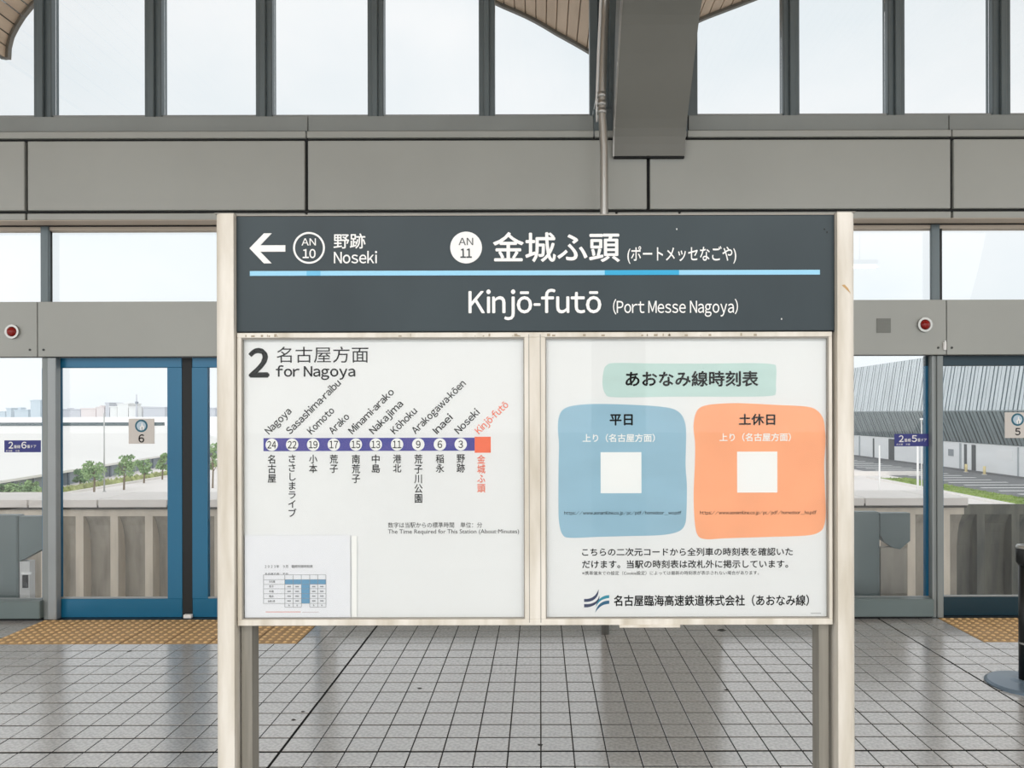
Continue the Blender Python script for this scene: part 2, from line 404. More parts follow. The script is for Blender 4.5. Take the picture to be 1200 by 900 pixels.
door(1, 49, 'blue framed platform screen door with glass and the number six sticker', blue)
door(2, 1085, 'blue framed platform screen door with the number five sticker at the frame edge', blue_shade)
def post(a, b, lit):
    w0 = empty('trim_post', (X((a+b)/2, 5.74), 5.78, 0), None, None, kind='structure')
    y = 5.735
    s = a + (b-a)*.42
    B(X(a, y), X(s, y), y+.012, y+.13, .004, Z(417.5, y), bev=.003).build('trim_face', post_g, w0)
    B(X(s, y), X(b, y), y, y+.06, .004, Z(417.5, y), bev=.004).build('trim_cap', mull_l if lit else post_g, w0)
    return w0
for k, (a, b, lb) in enumerate([(48, 65.5, 'grey metal door post left of the blue door'), (374, 391, 'grey metal door post behind the sign, beside the blue door'),
                              (1093, 1105.5, 'slim grey metal post beside the number five door')]):
    o = post(a, b, a < 400); o.name = 'trim_%d' % (k+1); o['label'] = lb; o['category'] = 'post'
clm = empty('column', (X(781, 5.72), 5.8, 0), 'wide grey steel column cladding behind the timetable half of the sign', 'column', kind='structure')
B(X(716, 5.72), X(846, 5.72), 5.72, 5.95, .004, Z(416.8, 5.72), bev=.008).build('column_casing', panel_d, clm)
B(X(716, 5.735), X(846, 5.735), 5.735, 5.95, Z(352.3, 5.735), Z(257, 5.735), bev=.004).build('column_casing', panel_d, clm)
def side_window(n, a, b, label):
    y = 5.70; d = empty('window_%d' % n, (X((a+b)/2, y), y, 0), label, 'window', kind='structure')
    B(X(a, 5.72), X(b, 5.72), y, y+.085, .02, Z(703.5, y), bev=.006).build('bottom_rail', cab, d)
    B(X(a, 5.72), X(b, 5.72), y+.04, y+.085, 0.0, .02).build('toe_recess', black, d)  # black colour paints in the shade below the bottom rail
    B(X(a, 5.78), X(b, 5.78), 5.80, 5.806, Z(703, 5.8), Z(417, 5.8)).build('pane', GL, d)
    B(X(a, 5.78), X(b, 5.78), 5.785, 5.80, Z(703.0, 5.79), Z(699.5, 5.79)).build('glazing_bead', mull_l, d)
side_window(3, -300, 48, 'fixed glass side screen at the left edge with grey bottom rail')
side_window(4, 391, 716, 'fixed glass side screen hidden behind the route map')
side_window(5, 846, 1093, 'fixed glass side screen right of the sign with grey bottom rail')
B(X(1089, 5.79), X(1093.4, 5.79), 5.775, 5.80, .17, Z(418, 5.79)).build('gasket', rubber, bpy.data.objects['window_5'])
B(X(1092.2, 5.75), X(1093.6, 5.75), 5.745, 5.775, .02, Z(418, 5.75)).build('edge_bead', mull_l, bpy.data.objects['window_5'])

# ------------------------------------------------------------------ roof: scalloped barrel vaults of narrow boards
YE = 7.6; YR = -3.4
prof_px = [(-1000, 3), (-900, -40), (-760, -78), (-600, -92), (-440, -85), (-250, -60), (-130, -30), (-60, -2), (-22, 30), (-8, 67)]
prof_a = [(8.5, 67), (9.3, 52), (13.5, 37), (25, 18), (38, 2), (60, -18), (110, -50), (200, -82), (310, -94), (420, -80), (500, -48), (545, -20), (583, 2), (602, 10), (620, 18), (636, 26.5), (653, 37), (673, 48), (692, 59), (727, 82)]
prof_b = [(727, 82), (770, 50), (798, 33), (825, 20), (873, 2), (930, -20), (1010, -48), (1100, -72), (1250, -90), (1400, -86), (1540, -60), (1640, -20), (1700, 30), (1716, 67)]
ceil_ = empty('ceiling', (0, 2, 6), 'vaulted roof lined with narrow cream boards, scalloped eave outside the glass', 'ceiling', kind='structure')
def resample(pts, step):
    P = [Vector((X(a, YE), Z(b, YE))) for a, b in pts]; out_ = [P[0]]; acc = 0
    for p, q in zip(P[:-1], P[1:]):
        L = (q-p).length; d = step-acc
        while d <= L: out_.append(p+(q-p)*(d/L)); d += step
        acc = (L-(d-step))
    return out_
for prof in (prof_px, prof_a, prof_b):
    R = resample(prof, .117)
    cx = sum(p.x for p in R)/len(R)
    for p, q in zip(R[:-1], R[1:]):
        d = (q-p).normalized(); n = Vector((-d.y, d.x))
        if n.y < 0 and abs(n.y) > .05: n = -n
        elif abs(n.y) <= .05: n = Vector((-1 if p.x < cx else 1, 0))
        a, b = p+d*.006, q-d*.006
        MB().prism([tuple(a), tuple(b), tuple(b+n*.02), tuple(a+n*.02)], YR, YE-.02).build('board', vault_m, ceil_)
    bk = MB(); rim = MB(); rl = MB()
    for p, q in zip(R[:-1], R[1:]):
        d = (q-p).normalized(); n = Vector((-d.y, d.x))
        if n.y < 0 and abs(n.y) > .05: n = -n
        elif abs(n.y) <= .05: n = Vector((-1 if p.x < cx else 1, 0))
        bk.prism([tuple(p+n*.018), tuple(q+n*.018), tuple(q+n*.07), tuple(p+n*.07)], YR, YE)
        rim.prism([tuple(p-n*.028), tuple(q-n*.028), tuple(q+n*.07), tuple(p+n*.07)], YE-.02, YE+.03)
    bk.build('roof_deck', vault_d, ceil_); rim.build('eave_rim', vault_d, ceil_)
# pale gutter lip at the left springing of the bay
gl_ = [Vector((X(a, YE+.1), Z(b, YE+.1))) for a, b in [(8, 68), (8.6, 52), (12.5, 37), (24, 18), (37, 2), (60, -20)]]
g = MB()
for p, q in zip(gl_[:-1], gl_[1:]): g.prism([tuple(p), tuple(q), (q.x-.022, q.y), (p.x-.022, p.y)], YE-.1, YE+.12)
g.build('gutter_lip', vault_l, ceil_)

# roof girder: a box arch rising from the fascia and over the platform
gird = empty('beam', (.79, 5.3, 3.4), 'broad grey box girder curving up from the fascia beside the steel pipe', 'beam', kind='structure')
gp = [(5.54, 3.428), (5.474, 3.608), (5.29, 3.836), (5.12, 4.05), (4.93, 4.234), (4.4, 4.6), (3.6, 4.85), (2.6, 5.1), (1.4, 5.25), (.2, 5.2), (-.8, 5.0), (-1.8, 4.55), (-2.4, 4.1), (-2.6, 3.5), (-2.6, 0)]
XL, XR = .544, 1.057
def cr(P, n):
    o_ = []
    for i in range(len(P)-1):
        p0, p1, p2, p3 = [Vector(P[min(max(i+k-1, 0), len(P)-1)]) for k in range(4)]
        for k in range(n):
            t = k/n; o_.append(tuple(.5*((2*p1)+(p2-p0)*t+(2*p0-5*p1+4*p2-p3)*t*t+(3*p1-p0-3*p2+p3)*t**3)))
    return o_+[tuple(P[-1])]
gp = cr(gp, 4)
gb = MB(); sb = MB()
outer = []
for i, (y, z) in enumerate(gp):
    a = gp[max(i-1, 0)]; b = gp[min(i+1, len(gp)-1)]; d = Vector((b[0]-a[0], b[1]-a[1])).normalized(); n = Vector((-d.y, d.x))
    if n.x*(y-1.4)+n.y*(z-2) < 0: n = -n
    k = .45 if z > 4.1 or y < 4 else .12+.33*(z-3.42)/.7
    outer.append((min(y+n.x*k, 5.576 if z < 3.55 else 5.80), z+n.y*k))
nb = len(gp); vs = []
for (y, z), (yo, zo) in zip(gp, outer): vs += [(XL, y, z), (XR, y, z), (XR, yo, zo), (XL, yo, zo)]
fs = [(0, 1, 2, 3), tuple(4*(nb-1)+k for k in (3, 2, 1, 0))]
for i in range(nb-1):
    for k in range(4): fs.append((4*i+k, 4*i+(k+1) % 4, 4*i+4+(k+1) % 4, 4*i+4+k))
gb.add(vs, fs).build('girder_box', girder_m, gird)
ev = MB()
for i in range(nb-2):      # flange edges
    (y, z), (y2, z2) = gp[i], gp[i+1]
    ev.add([(XL-.012, y-.0, z-.004), (XL, y, z-.004), (XL, y+.02, z+.03), (XL-.012, y+.02, z+.03), (XL-.012, y2, z2-.004), (XL, y2, z2-.004), (XL, y2+.02, z2+.03), (XL-.012, y2+.02, z2+.03)],
           [(0, 1, 2, 3), (4, 7, 6, 5), (0, 4, 5, 1), (1, 5, 6, 2), (2, 6, 7, 3), (3, 7, 4, 0)])
ev.build('flange_edge', steel, gird)
B(XL+.0, XR, 5.545, YF-.001, 3.418, 3.428).build('end_plate', black, gird)
B(X(716, 5.7), X(732, 5.7), 5.70, 5.84, Z(135, 5.7), 6.2).build('side_web', mull, gird)

# ------------------------------------------------------------------ sunken track, far parapet
trk = B(-60, 60, 6.42, 11.2, -1.7, -1.45).build('ground_track', conc_d); tag(trk, 'pale concrete guideway deck below the platform edge', 'track bed', kind='structure')
for y in (7.75, 9.0):
    MB().prism([(y-.035, -1.45), (y+.035, -1.45), (y+.035, -1.3), (y-.035, -1.3)], -60, 60, 'x').build('rail', steel, trk)
par = empty('wall_parapet', (0, 9.9, -1), 'ribbed pale concrete parapet across the track with flat coping', 'parapet', kind='structure')
YP = 9.9; PI0 = X(90, YP)
XE = 5.5
zt = Z(594.5, 9.75)
pp_ = [(YP+.0, .30), (YP+.0, .235), (YP+.03, .19), (YP+.085, .10), (YP+.12, -.02), (YP+.145, -.2), (YP+.15, -1.45), (YP+.3, -1.45), (YP+.3, .30)]
MB().prism(pp_, -14.3, XE, 'x').build('parapet_panel', conc_d, par)
MB().prism(pp_, XE, 14, 'x').build('parapet_panel', conc_s, par)
B(-14.3, XE, YP-.03, YP+.02, Z(603.5, YP), zt).build('top_beam', conc, par)
B(XE, 14, YP-.03, YP+.02, Z(603.5, YP), Z(592, YP)).build('top_beam', conc_s, par)
for k in range(-19, 45):
    x = PI0 + k*.45
    if x < -14.2: continue
    B(x, x+.10, YP-.03, YP+.2, -1.45, .235).build('rib', conc if x < XE else conc_s, par)
kk = X(32, 9.75)
for k in range(-12, 18):
    a = kk + .895*k; b = a+.895
    if b < -14.2 or a > XE-.1: continue
    b = min(b, XE)
    B(a+.010, b-.010, 9.75, 10.72, Z(593.5, 9.75), Z(584.3, 9.75), bev=.006).build('coping', cope, par)
B(-14.3, XE-.02, 9.77, 10.7, Z(596, 9.77), Z(591, 9.77)).build('coping_shadow', mat('shade_dark', (70, 68, 64), .8), par)  # dark strip standing in for the shade under the coping

# ================================================================== OUTDOORS
GZ = -6.0
D = lambda py: (EYE-GZ)*F/(py-CY)
ground = B(-600, 600, -300, 320, GZ-.5, GZ).build('ground', asph_l); tag(ground, 'pale open paved ground beyond the station', 'ground', kind='structure')
sea = B(-3000, 3000, 320, 4000, GZ-2, GZ-.3).build('sea', mat('sea', (196, 206, 210), .25, 0, .05, .01)); tag(sea, 'pale strip of harbour water below the skyline', 'water', kind='structure')
rd = B(42.2, 54.9, 40, 200, GZ, GZ+.03).build('road', asph); tag(rd, 'dark asphalt yard in front of the corrugated warehouse', 'road', kind='structure')
st = MB()
for y in range(46, 150, 3): B(44.2, 50.5, y, y+.45, GZ+.03, GZ+.045).build('marking_stripe', white, rd)
gr = MB()
vg = B(38.6, 42.2, 40, 87, GZ, GZ+.12).build('grass_verge', grassm); tag(vg, 'strip of green grass between the pale path and the asphalt yard', 'grass', kind='stuff')
gv = MB()
for i in range(1500):
    x, y = random.uniform(38.7, 42.1), random.uniform(42, 86.8); h = random.uniform(.08, .22); a = random.uniform(0, PI)
    gv.add([(x, y, GZ+.1), (x+.12*math.cos(a), y+.12*math.sin(a), GZ+.1), (x+.06, y, GZ+.12+h)], [(0, 1, 2)])
tag(gv.build('grass_blades', grassm, vg, fix=False), kind='stuff')
kb = B(37.9, 38.6, 40, 88.5, GZ, GZ+.16).build('kerb', cope); tag(kb, 'white concrete kerb along the grass verge', 'kerb', kind='structure')
lw = B(32, 46, 92, 92.5, GZ, GZ+.5).build('low_wall', cope); tag(lw, 'low white wall beyond the road on the right', 'wall', kind='structure')
vl = B(-49.5, -45.4, 55, 150, GZ, GZ+.1).build('grass_bank', mat('dry_grass', (206, 204, 158), .9, 0, .3, .5, dark=(222, 210, 190))); tag(vl, 'dry grass bank under the young trees', 'grass', kind='stuff')
hb = MB()
for i in range(1300):
    x, y = random.uniform(-47.5, -45.6), random.uniform(56, 120); s = random.uniform(.2, .5); a = random.uniform(0, PI)
    hb.add([(x-s*math.cos(a), y-s*math.sin(a), GZ+.05), (x+s*math.cos(a), y+s*math.sin(a), GZ+.05), (x, y, GZ+.1+s*1.2)], [(0, 1, 2)])
tag(hb.build('shrub_cover', mat('shrub', (190, 198, 142), .9, 0, .4, .4), vl, fix=False), kind='stuff')
kerb2 = B(-45.4, -45.0, 55, 150, GZ, GZ+.2).build('kerb', cope); tag(kerb2, 'pale kerb along the dry grass bank below the trees', 'kerb', kind='structure')

# white-roofed warehouse on the left
wh = empty('warehouse', (-60, 100, GZ), 'long warehouse with a huge plain white roof on the left', 'building')
E = [(-44.6, 42), (-48.5, 68), (-55.2, 112), (-62.5, 160)]
rf = MB(); far = [(-210, 170), (-175, 170), (-125, 170), (-84, 170)]
ze = -4.35; zf = Z(497.6, 170)
for i in range(3):
    (a, b), (c, d) = E[i], E[i+1]; (e, f), (g2, h) = far[i], far[i+1]
    rf.add([(a, b, ze), (c, d, ze), (g2, h, zf), (e, f, zf), (a, b, ze-.25), (c, d, ze-.25)], [(0, 1, 2, 3), (0, 4, 5, 1)])
rf.add([(E[3][0], E[3][1], ze), (-84, 170, zf), (-84, 170, ze)], [(0, 1, 2)])
rf.build('roof', roofw, wh, fix=False)
wl = MB()
for i in range(3):
    (a, b), (c, d) = E[i], E[i+1]
    wl.add([(a-.6, b, ze-.1), (c-.6, d, ze-.1), (c-.6, d, GZ), (a-.6, b, GZ)], [(0, 1, 2, 3)])
wl.build('wall', wallg, wh, fix=False)
for i in range(22):
    t = i/22; y = 60+80*t; x = -48.5-(y-68)*.152
    B(x-.35, x-.15, y, y+.25, GZ, ze-.1).build('pilaster', mat('pilaster', (120, 130, 140), .8), wh)
B(-210, X(192, 170), 169.6, 170.4, zf, Z(493.8, 170)).build('roof_ridge', mat('ridge_shade', (70, 88, 92), .7), wh)  # far roof edge, its shade put into the dark colour
B(-210, -100, 250, 262, GZ, Z(487.6, 250)).build('rear_block', wallw, wh)

# corrugated warehouse on the right
wr = empty('warehouse', (55, 110, GZ), 'warehouse with dark corrugated metal jutting over a white wall, seen right of the sign', 'building')
WY0, WY1 = 50, 205
prof = [(55.0, -2.25), (53.4, 1.8), (54.6, 9.4)]
def corrug(p, q, mr, mb, name, pitch=.8, amp=.09, wd=.58):
    (x0, z0), (x1, z1) = p, q; L = math.hypot(x1-x0, z1-z0); nx, nz = -(z1-z0)/L, (x1-x0)/L
    if nx > 0: nx, nz = -nx, -nz
    MB().add([(x0, WY0, z0), (x0, WY1, z0), (x1, WY1, z1), (x1, WY0, z1)], [(0, 1, 2, 3)]).build(name+'_sheet', mb, wr, fix=False)
    b = MB(); y = WY0; k = 0
    while y < WY1:
        w_ = pitch*wd*(1.25 if k % 3 == 0 else .9); k += 1
        b.add([(x0+nx*.01, y, z0+nz*.01), (x0+nx*amp, y+.04, z0+nz*amp), (x0+nx*amp, y+w_, z0+nz*amp), (x0+nx*.01, y+w_+.04, z0+nz*.01),
               (x1+nx*.01, y, z1+nz*.01), (x1+nx*amp, y+.04, z1+nz*amp), (x1+nx*amp, y+w_, z1+nz*amp), (x1+nx*.01, y+w_+.04, z1+nz*.01)],
              [(0, 1, 5, 4), (1, 2, 6, 5), (2, 3, 7, 6)])
        y += pitch
    return tag(b.build(name+'_ribs', mr, wr, fix=False), kind='stuff')
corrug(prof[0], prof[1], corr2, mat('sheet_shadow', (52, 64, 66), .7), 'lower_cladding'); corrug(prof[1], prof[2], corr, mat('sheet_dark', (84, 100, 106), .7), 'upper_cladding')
B(53.3, 53.5, WY0, WY1, 1.72, 1.86).build('flashing', corr2, wr)
MB().prism([(55.3, -6), (55.3, -2.3), (54.9, 9.3), (75, 12), (75, -6)], WY0, WY1, 'y').build('wall_body', wallg, wr)
B(55.0, 55.3, WY0, WY1, GZ, -2.3).build('wall', wallw, wr)
def onwall(pa, pb, za, zb, name, m, t=.12):
    ya, yb = 55*F/(pb-CX), 55*F/(pa-CX)
    return B(55-t, 55.02, ya, yb, za, zb).build(name, m, wr)
dk = mat('opening_dark', (92, 96, 98), .7); yel = mat('bollard_yellow', (232, 214, 160), .6)
onwall(1130, 1133, GZ, -2.5, 'doorway', dk, .05); onwall(1138.8, 1143.5, GZ, -2.5, 'doorway', dk, .05)
onwall(1041.5, 1048, GZ, -2.5, 'doorway', dk, .05); onwall(1023, 1024.5, GZ, -2.6, 'doorway', dk, .05)
onwall(1111.5, 1117.5, -4.2, -3.3, 'wall_vent', mat('vent_grey', (150, 156, 160), .6), .06)
onwall(1125, 1126.5, GZ, -2.4, 'downpipe', mat('pipe_grey', (170, 176, 180), .5)); onwall(1193, 1194, GZ, -2.4, 'downpipe', MATS['pipe_grey'])
onwall(1168, 1186.5, -4.0, -2.9, 'shutter_panel', qrw, .05); onwall(1007, 1008, GZ, -2.4, 'downpipe', MATS['pipe_grey'])
B(54.8, 55, WY0, WY1, GZ+.03, GZ+.25).build('plinth', asph, wr)
def upost(px, py0, py1, r, name, m, label, cat, arm=False, group=None):
    Y = D(py1) if py1 < 586 else D(584.5); x = X(px, Y)
    r0 = empty(name, (x, Y, GZ), label, cat, group)
    MB().tube([(x, Y, GZ), (x, Y, Z(py0, Y))], [r, r*.75], 10).build('pole', m, r0, smooth=True)
    MB().lathe([(r*2.2, GZ), (r*2.2, GZ+.12), (r, GZ+.16)], x, Y, 12).build('base', m, r0)
    if arm: B(x-.1, x+1.0, Y-.15, Y+.15, Z(py0, Y)-.02, Z(py0, Y)+.16, bev=.03).build('lamp_head', m, r0)
    return r0
pw = mat('pole_white', (236, 236, 234), .5); pg = mat('pole_grey', (176, 178, 176), .5)
upost(1030.5, 523, 585, .085, 'pole', pw, 'short thick white pole just right of the sign', 'pole')
upost(1075.3, 512, 585, .10, 'pole', pw, 'thick white pole standing in the road beside the slim lamp', 'pole')
upost(1079.8, 493, 577, .05, 'street_lamp', pw, 'slim white street lamp with short arm before the corrugated warehouse', 'lamp', True)
upost(122, 483, 576, .075, 'street_lamp', pg, 'tall grey street lamp rising between the young trees', 'lamp', False)
for px, lb in ((1132, 'pale yellow bollard beside the first dark doorway of the white wall'), (1153.5, 'pale yellow bollard before the white warehouse wall, nearer the number five sticker')):
    Y = 54*F/(px-CX); r0 = empty('bollard', (54, Y, GZ+.03), lb, 'bollard')
    MB().tube([(54, Y, GZ+.03), (54, Y, GZ+1.05)], .16, 10).build('bollard_post', yel, r0, smooth=True)
    B(53.8, 54.2, Y-.2, Y+.2, GZ+.03, GZ+.1).build('base', cope, r0)

# young trees
def tree(px, pyb, pyt, wpx, seed, label, dark=False):
    rnd = random.Random(seed); Y = D(pyb); x = X(px, Y); H = (pyb-pyt)*Y/F; W = wpx*Y/F/2
    r0 = empty('tree', (x, Y, GZ), label, 'tree', 'young trees by the white roofed warehouse')
    tk = MB(); tk.tube([(x, Y, GZ), (x+.05, Y, GZ+H*.35), (x-.03, Y, GZ+H*.7)], [.10, .08, .04], 8)
    for k in range(5):
        a = 2*PI*k/5+rnd.random(); tk.tube([(x, Y, GZ+H*(.3+.06*k)), (x+W*.6*math.cos(a), Y+W*.6*math.sin(a), GZ+H*(.55+.07*k))], [.04, .015], 5)
    tk.build('trunk', bark, r0)
    lf = MB()
    cl = []
    for k in range(16):
        a = rnd.random()*2*PI; rr = W*.66*math.sqrt(rnd.random()); zz = GZ+H*(.38+.5*rnd.random()); s = W*(.30+.2*rnd.random())*(1.15-.5*(zz-GZ)/H)
        cl.append((x+rr*math.cos(a), Y+rr*math.sin(a), zz, s))
    for cx_, cy_, cz_, s in cl:
        for i in range(48):
            u = rnd.uniform(-1, 1); t = rnd.random()*2*PI; q = math.sqrt(1-u*u); R_ = s*rnd.uniform(.6, 1.05)
            p = Vector((cx_+R_*q*math.cos(t), cy_+R_*q*math.sin(t), cz_+R_*u*.85)); e = .11
            a1 = Vector((rnd.uniform(-1, 1), rnd.uniform(-1, 1), rnd.uniform(-1, 1))).normalized()*e; b1 = a1.orthogonal().normalized()*e*.7
            lf.add([p-a1, p+b1, p+a1, p-b1], [(0, 1, 2, 3)])
    tag(lf.build('foliage', leafd if dark else leafm, r0, fix=False), kind='stuff')
tree(110, 577, 532, 30, 1, 'largest young tree, left of the grey street lamp')
tree(93.5, 573, 548, 18, 2, 'small dark green tree left of the largest young tree', True)
tree(145, 573, 529, 28, 3, 'young tree just right of the grey street lamp')
tree(168.5, 565, 535, 22, 4, 'small round tree below the number six sticker')
tree(190, 561, 527, 16, 5, 'young tree at the right stile of the blue door')
tree(20, 586, 564, 34, 6, 'low wide bushy tree at the left edge beyond the grey cabinet')
tree(38, 586, 560, 20, 7, 'low bright green bush next to the left door post')
tree(4, 586, 566, 22, 8, 'low bush at the very left edge of the view', True)
tree(249, 571, 512, 26, 9, 'young tree seen in the narrow gap beside the sign post')

# skyline across the water
def bld(px0, px1, py, m, label, Y=760, extra=None, wins=True):
    x0, x1 = X(px0, Y), X(px1, Y); r0 = empty('building', ((x0+x1)/2, Y, GZ), label, 'building')
    zt_ = Z(py, Y); B(x0, x1, Y, Y+25, GZ-.3, zt_).build('wall', m, r0)
    B(x0-.6, x1+.6, Y-.6, Y+25.6, zt_, zt_+1).build('roof', m, r0)
    if extra: B(X(extra[0], Y), X(extra[1], Y), Y+4, Y+12, zt_, Z(extra[2], Y)).build('roof_house', m, r0)
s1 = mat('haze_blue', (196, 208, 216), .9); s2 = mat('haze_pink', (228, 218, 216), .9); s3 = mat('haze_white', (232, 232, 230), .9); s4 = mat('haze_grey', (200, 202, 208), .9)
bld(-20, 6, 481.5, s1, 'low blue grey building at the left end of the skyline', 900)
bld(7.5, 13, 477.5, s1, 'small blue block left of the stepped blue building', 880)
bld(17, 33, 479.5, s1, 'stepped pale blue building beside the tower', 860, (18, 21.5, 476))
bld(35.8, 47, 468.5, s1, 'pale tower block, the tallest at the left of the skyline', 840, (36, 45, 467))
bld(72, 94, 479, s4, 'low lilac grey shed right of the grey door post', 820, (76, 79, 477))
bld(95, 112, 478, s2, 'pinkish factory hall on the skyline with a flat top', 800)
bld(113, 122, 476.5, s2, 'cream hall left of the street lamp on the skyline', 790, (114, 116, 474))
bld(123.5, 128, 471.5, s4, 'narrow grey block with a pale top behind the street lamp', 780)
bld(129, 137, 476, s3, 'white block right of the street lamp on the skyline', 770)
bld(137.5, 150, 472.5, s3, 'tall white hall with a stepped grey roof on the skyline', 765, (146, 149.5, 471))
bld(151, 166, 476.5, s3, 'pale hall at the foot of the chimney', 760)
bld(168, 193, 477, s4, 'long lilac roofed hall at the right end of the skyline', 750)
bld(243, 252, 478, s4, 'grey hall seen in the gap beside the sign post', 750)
ch = empty('chimney', (X(160, 755), 755, GZ), 'thin grey chimney mast rising above the skyline', 'chimney')
MB().tube([(X(160, 755), 755, GZ), (X(160, 755), 755, Z(461, 755))], [1.4, .5], 8).build('mast', s4, ch)
B(X(159, 755), X(161.6, 755), 754, 756, Z(472, 755), Z(469.6, 755)).build('platform', mat('mast_dark', (140, 146, 156), .8), ch)

# ================================================================== THINGS ON THE FACADE
def hood_lamp(px, py, label, r):
    y = YH; r0 = empty('warning_lamp', (X(px, y), y-.001, Z(py, y)), label, 'lamp')
    x, z = X(px, y), Z(py, y)
    MB().ring(x, z, r*.72, r, y-.022, y-.001).build('bezel', steel, r0, smooth=False)
    MB().disc(x, z, r*.74, y-.006, y-.001).build('back_plate', rubber, r0)
    b = MB(); n = 20
    prof_ = [(r*.72, y-.006), (r*.66, y-.026), (r*.45, y-.040), (r*.2, y-.047), (.0005, y-.049)]
    for rr, yy in prof_:
        for k in range(n): b.v.append((x+rr*math.cos(2*PI*k/n), yy, z+rr*math.sin(2*PI*k/n)))
    for i in range(len(prof_)-1):
        for k in range(n): b.f.append((i*n+k, i*n+(k+1) % n, (i+1)*n+(k+1) % n, (i+1)*n+k))
    b.build('lens', mat('red_lens', (150, 28, 24), .15, 0, .3, 60), r0, smooth=True)
hood_lamp(16, 387.5, 'round red warning lamp on the header left of the blue door', .052)
hood_lamp(1083, 381.8, 'round red warning lamp on the header beside the square grille', .054)
gx0, gx1, gz0, gz1 = X(1027.3, YH), X(1044, YH), Z(391, YH), Z(374, YH)
gri = empty('speaker_grille', ((gx0+gx1)/2, YH-.001, gz0), 'small square grey grille on the header next to the red lamp', 'grille')
B(gx0, gx1, YH-.004, YH-.0005, gz0, gz1).build('grille_plate', mat('grille_grey', (128, 131, 126), .6), gri)
for k in range(7):
    z = gz0+.008+k*(gz1-gz0-.016)/6; B(gx0+.006, gx1-.006, YH-.0075, YH-.004, z-.003, z+.003).build('louvre', MATS['grille_grey'], gri)
clp = empty('cable_clip', (X(1106.5, YH), YH-.01, Z(411.5, YH)), 'small white plastic clip at the bottom edge of the header', 'clip')
B(X(1104.8, YH), X(1108.2, YH), YH-.018, YH-.0005, Z(411.5, YH), Z(402, YH), bev=.003).build('clip_body', white, clp)
B(X(1105.6, YH), X(1107.4, YH), YH-.022, YH-.018, Z(409, YH), Z(400.5, YH), bev=.001).build('clip_tab', white, clp)

def number_plate(x0, x1, p0, p1, cxp, cyp, num, nb_, label):
    y = 5.817; r0 = B(X(x0, y), X(x1, y), y-.004, y, Z(p1, y), Z(p0, y)).build('door_sticker', mat('sticker_beige', (212, 207, 201), .6)); tag(r0, label, 'sticker')
    cx_, cz_ = X(cxp, y), Z(cyp, y); tl = mat('icon_teal', (28, 100, 122), .5); pl = mat('icon_pale', (186, 206, 220), .5); dk_ = ink
    MB().disc(cx_, cz_, .048, y-.0055, y-.004).build('icon_disc', tl, r0)
    MB().disc(cx_, cz_, .035, y-.0065, y-.0055).build('icon_face', pl, r0)
    h = MB().prism([(cx_-.004, cz_-.034), (cx_+.018, cz_-.030), (cx_+.024, cz_-.005), (cx_+.012, cz_+.004), (cx_+.008, cz_+.022), (cx_+.002, cz_+.022), (cx_, cz_), (cx_-.012, cz_-.010)], y-.0075, y-.0065)
    h.build('icon_hand', white, r0); B(cx_+.004, cx_+.008, y-.008, y-.0075, cz_-.032, cz_-.008).build('icon_line', tl, r0)
    a, b, c, d = nb_; put_text(num, (X(a, y), Z(d, y), X(c, y), Z(b, y)), y-.0055, ink, r0, .02, 'numeral')
number_plate(151, 181, 489.5, 519, 166, 498, '6', (162.6, 507.8, 169.4, 517.6), 'beige square sticker with hand icon, reading 6, on the left blue door')
number_plate(1177.2, 1207.2, 484.5, 514.5, 1192, 493, '5', (1189, 502.8, 1195.3, 511.4), 'beige square sticker with hand icon, reading 5, at the right edge of the view')
def track_plate(x0, x1, p0, p1, num, label):
    y = 5.799; r0 = B(X(x0, y), X(x1, y), y-.003, y, Z(p1, y), Z(p0, y)).build('track_sticker', mat('sticker_navy', (48, 54, 130), .5)); tag(r0, label, 'sticker')
    def t(s, a, b, c, d, bold=.01): put_text(s, (X(x0+a, y), Z(p0+d, y), X(x0+c, y), Z(p0+b, y)), y-.0045, white, r0, bold)
    t('2', 5, 1.6, 10.6, 9.6, .02); t('番線', 11.2, 5.4, 19, 9.4); t(num, 20, 1.6, 26.2, 9.6, .02); t('番ドア', 26.8, 5.2, 37.5, 9.2)
    t('名古屋', 2, 11.2, 9.5, 13.4, 0); t('方面', 13, 11.2, 18, 13.4, 0)
track_plate(5.3, 47.9, 514.6, 528.6, '6', 'dark blue strip sticker reading 2 6 on the left side screen')
track_plate(1048, 1089, 509.4, 524, '5', 'dark blue strip sticker reading 2 5 on the right side screen')

# steel pipe beside the girder with a thin white conduit
YQ = 5.36
pip = empty('drain_pipe', (X(708.5, YQ), YQ, 0), 'brushed steel drain pipe running down beside the girder behind the sign', 'pipe')
def xz(px, py, y=YQ): return (X(px, y), y, Z(py, y))
MB().tube([(X(708.5, YQ), YQ, 0.0), xz(708.5, 250), xz(708.5, 175), xz(707.3, 150), xz(706, 132), xz(706.4, 105), xz(708, 60), xz(710, 20), xz(712, -30), (X(712, YQ)+.05, 5.0, 4.9)], .029, 18).build('pipe', steel, pip, smooth=True)
for py in (112, 122, 131):
    MB().tube([xz(706, py+3), xz(706, py-3)], .033, 18).build('coupling', steel, pip, smooth=True)
cdt = empty('conduit', (X(700, 5.42), 5.42, Z(145, 5.42)), 'thin white cable conduit left of the steel pipe', 'conduit')
MB().tube([xz(700.2, 143, 5.42), xz(700.6, 120, 5.42), xz(703, 60, 5.42), xz(706, 0, 5.42), xz(708, -40, 5.42)], [.006, .012, .014, .014, .014], 12).build('tube', white, cdt, smooth=True)
MB().tube([xz(701, 110, 5.42), (X(701, 5.42), 5.84, Z(110, 5.42))], .008, 8).build('fixing', steel, cdt)

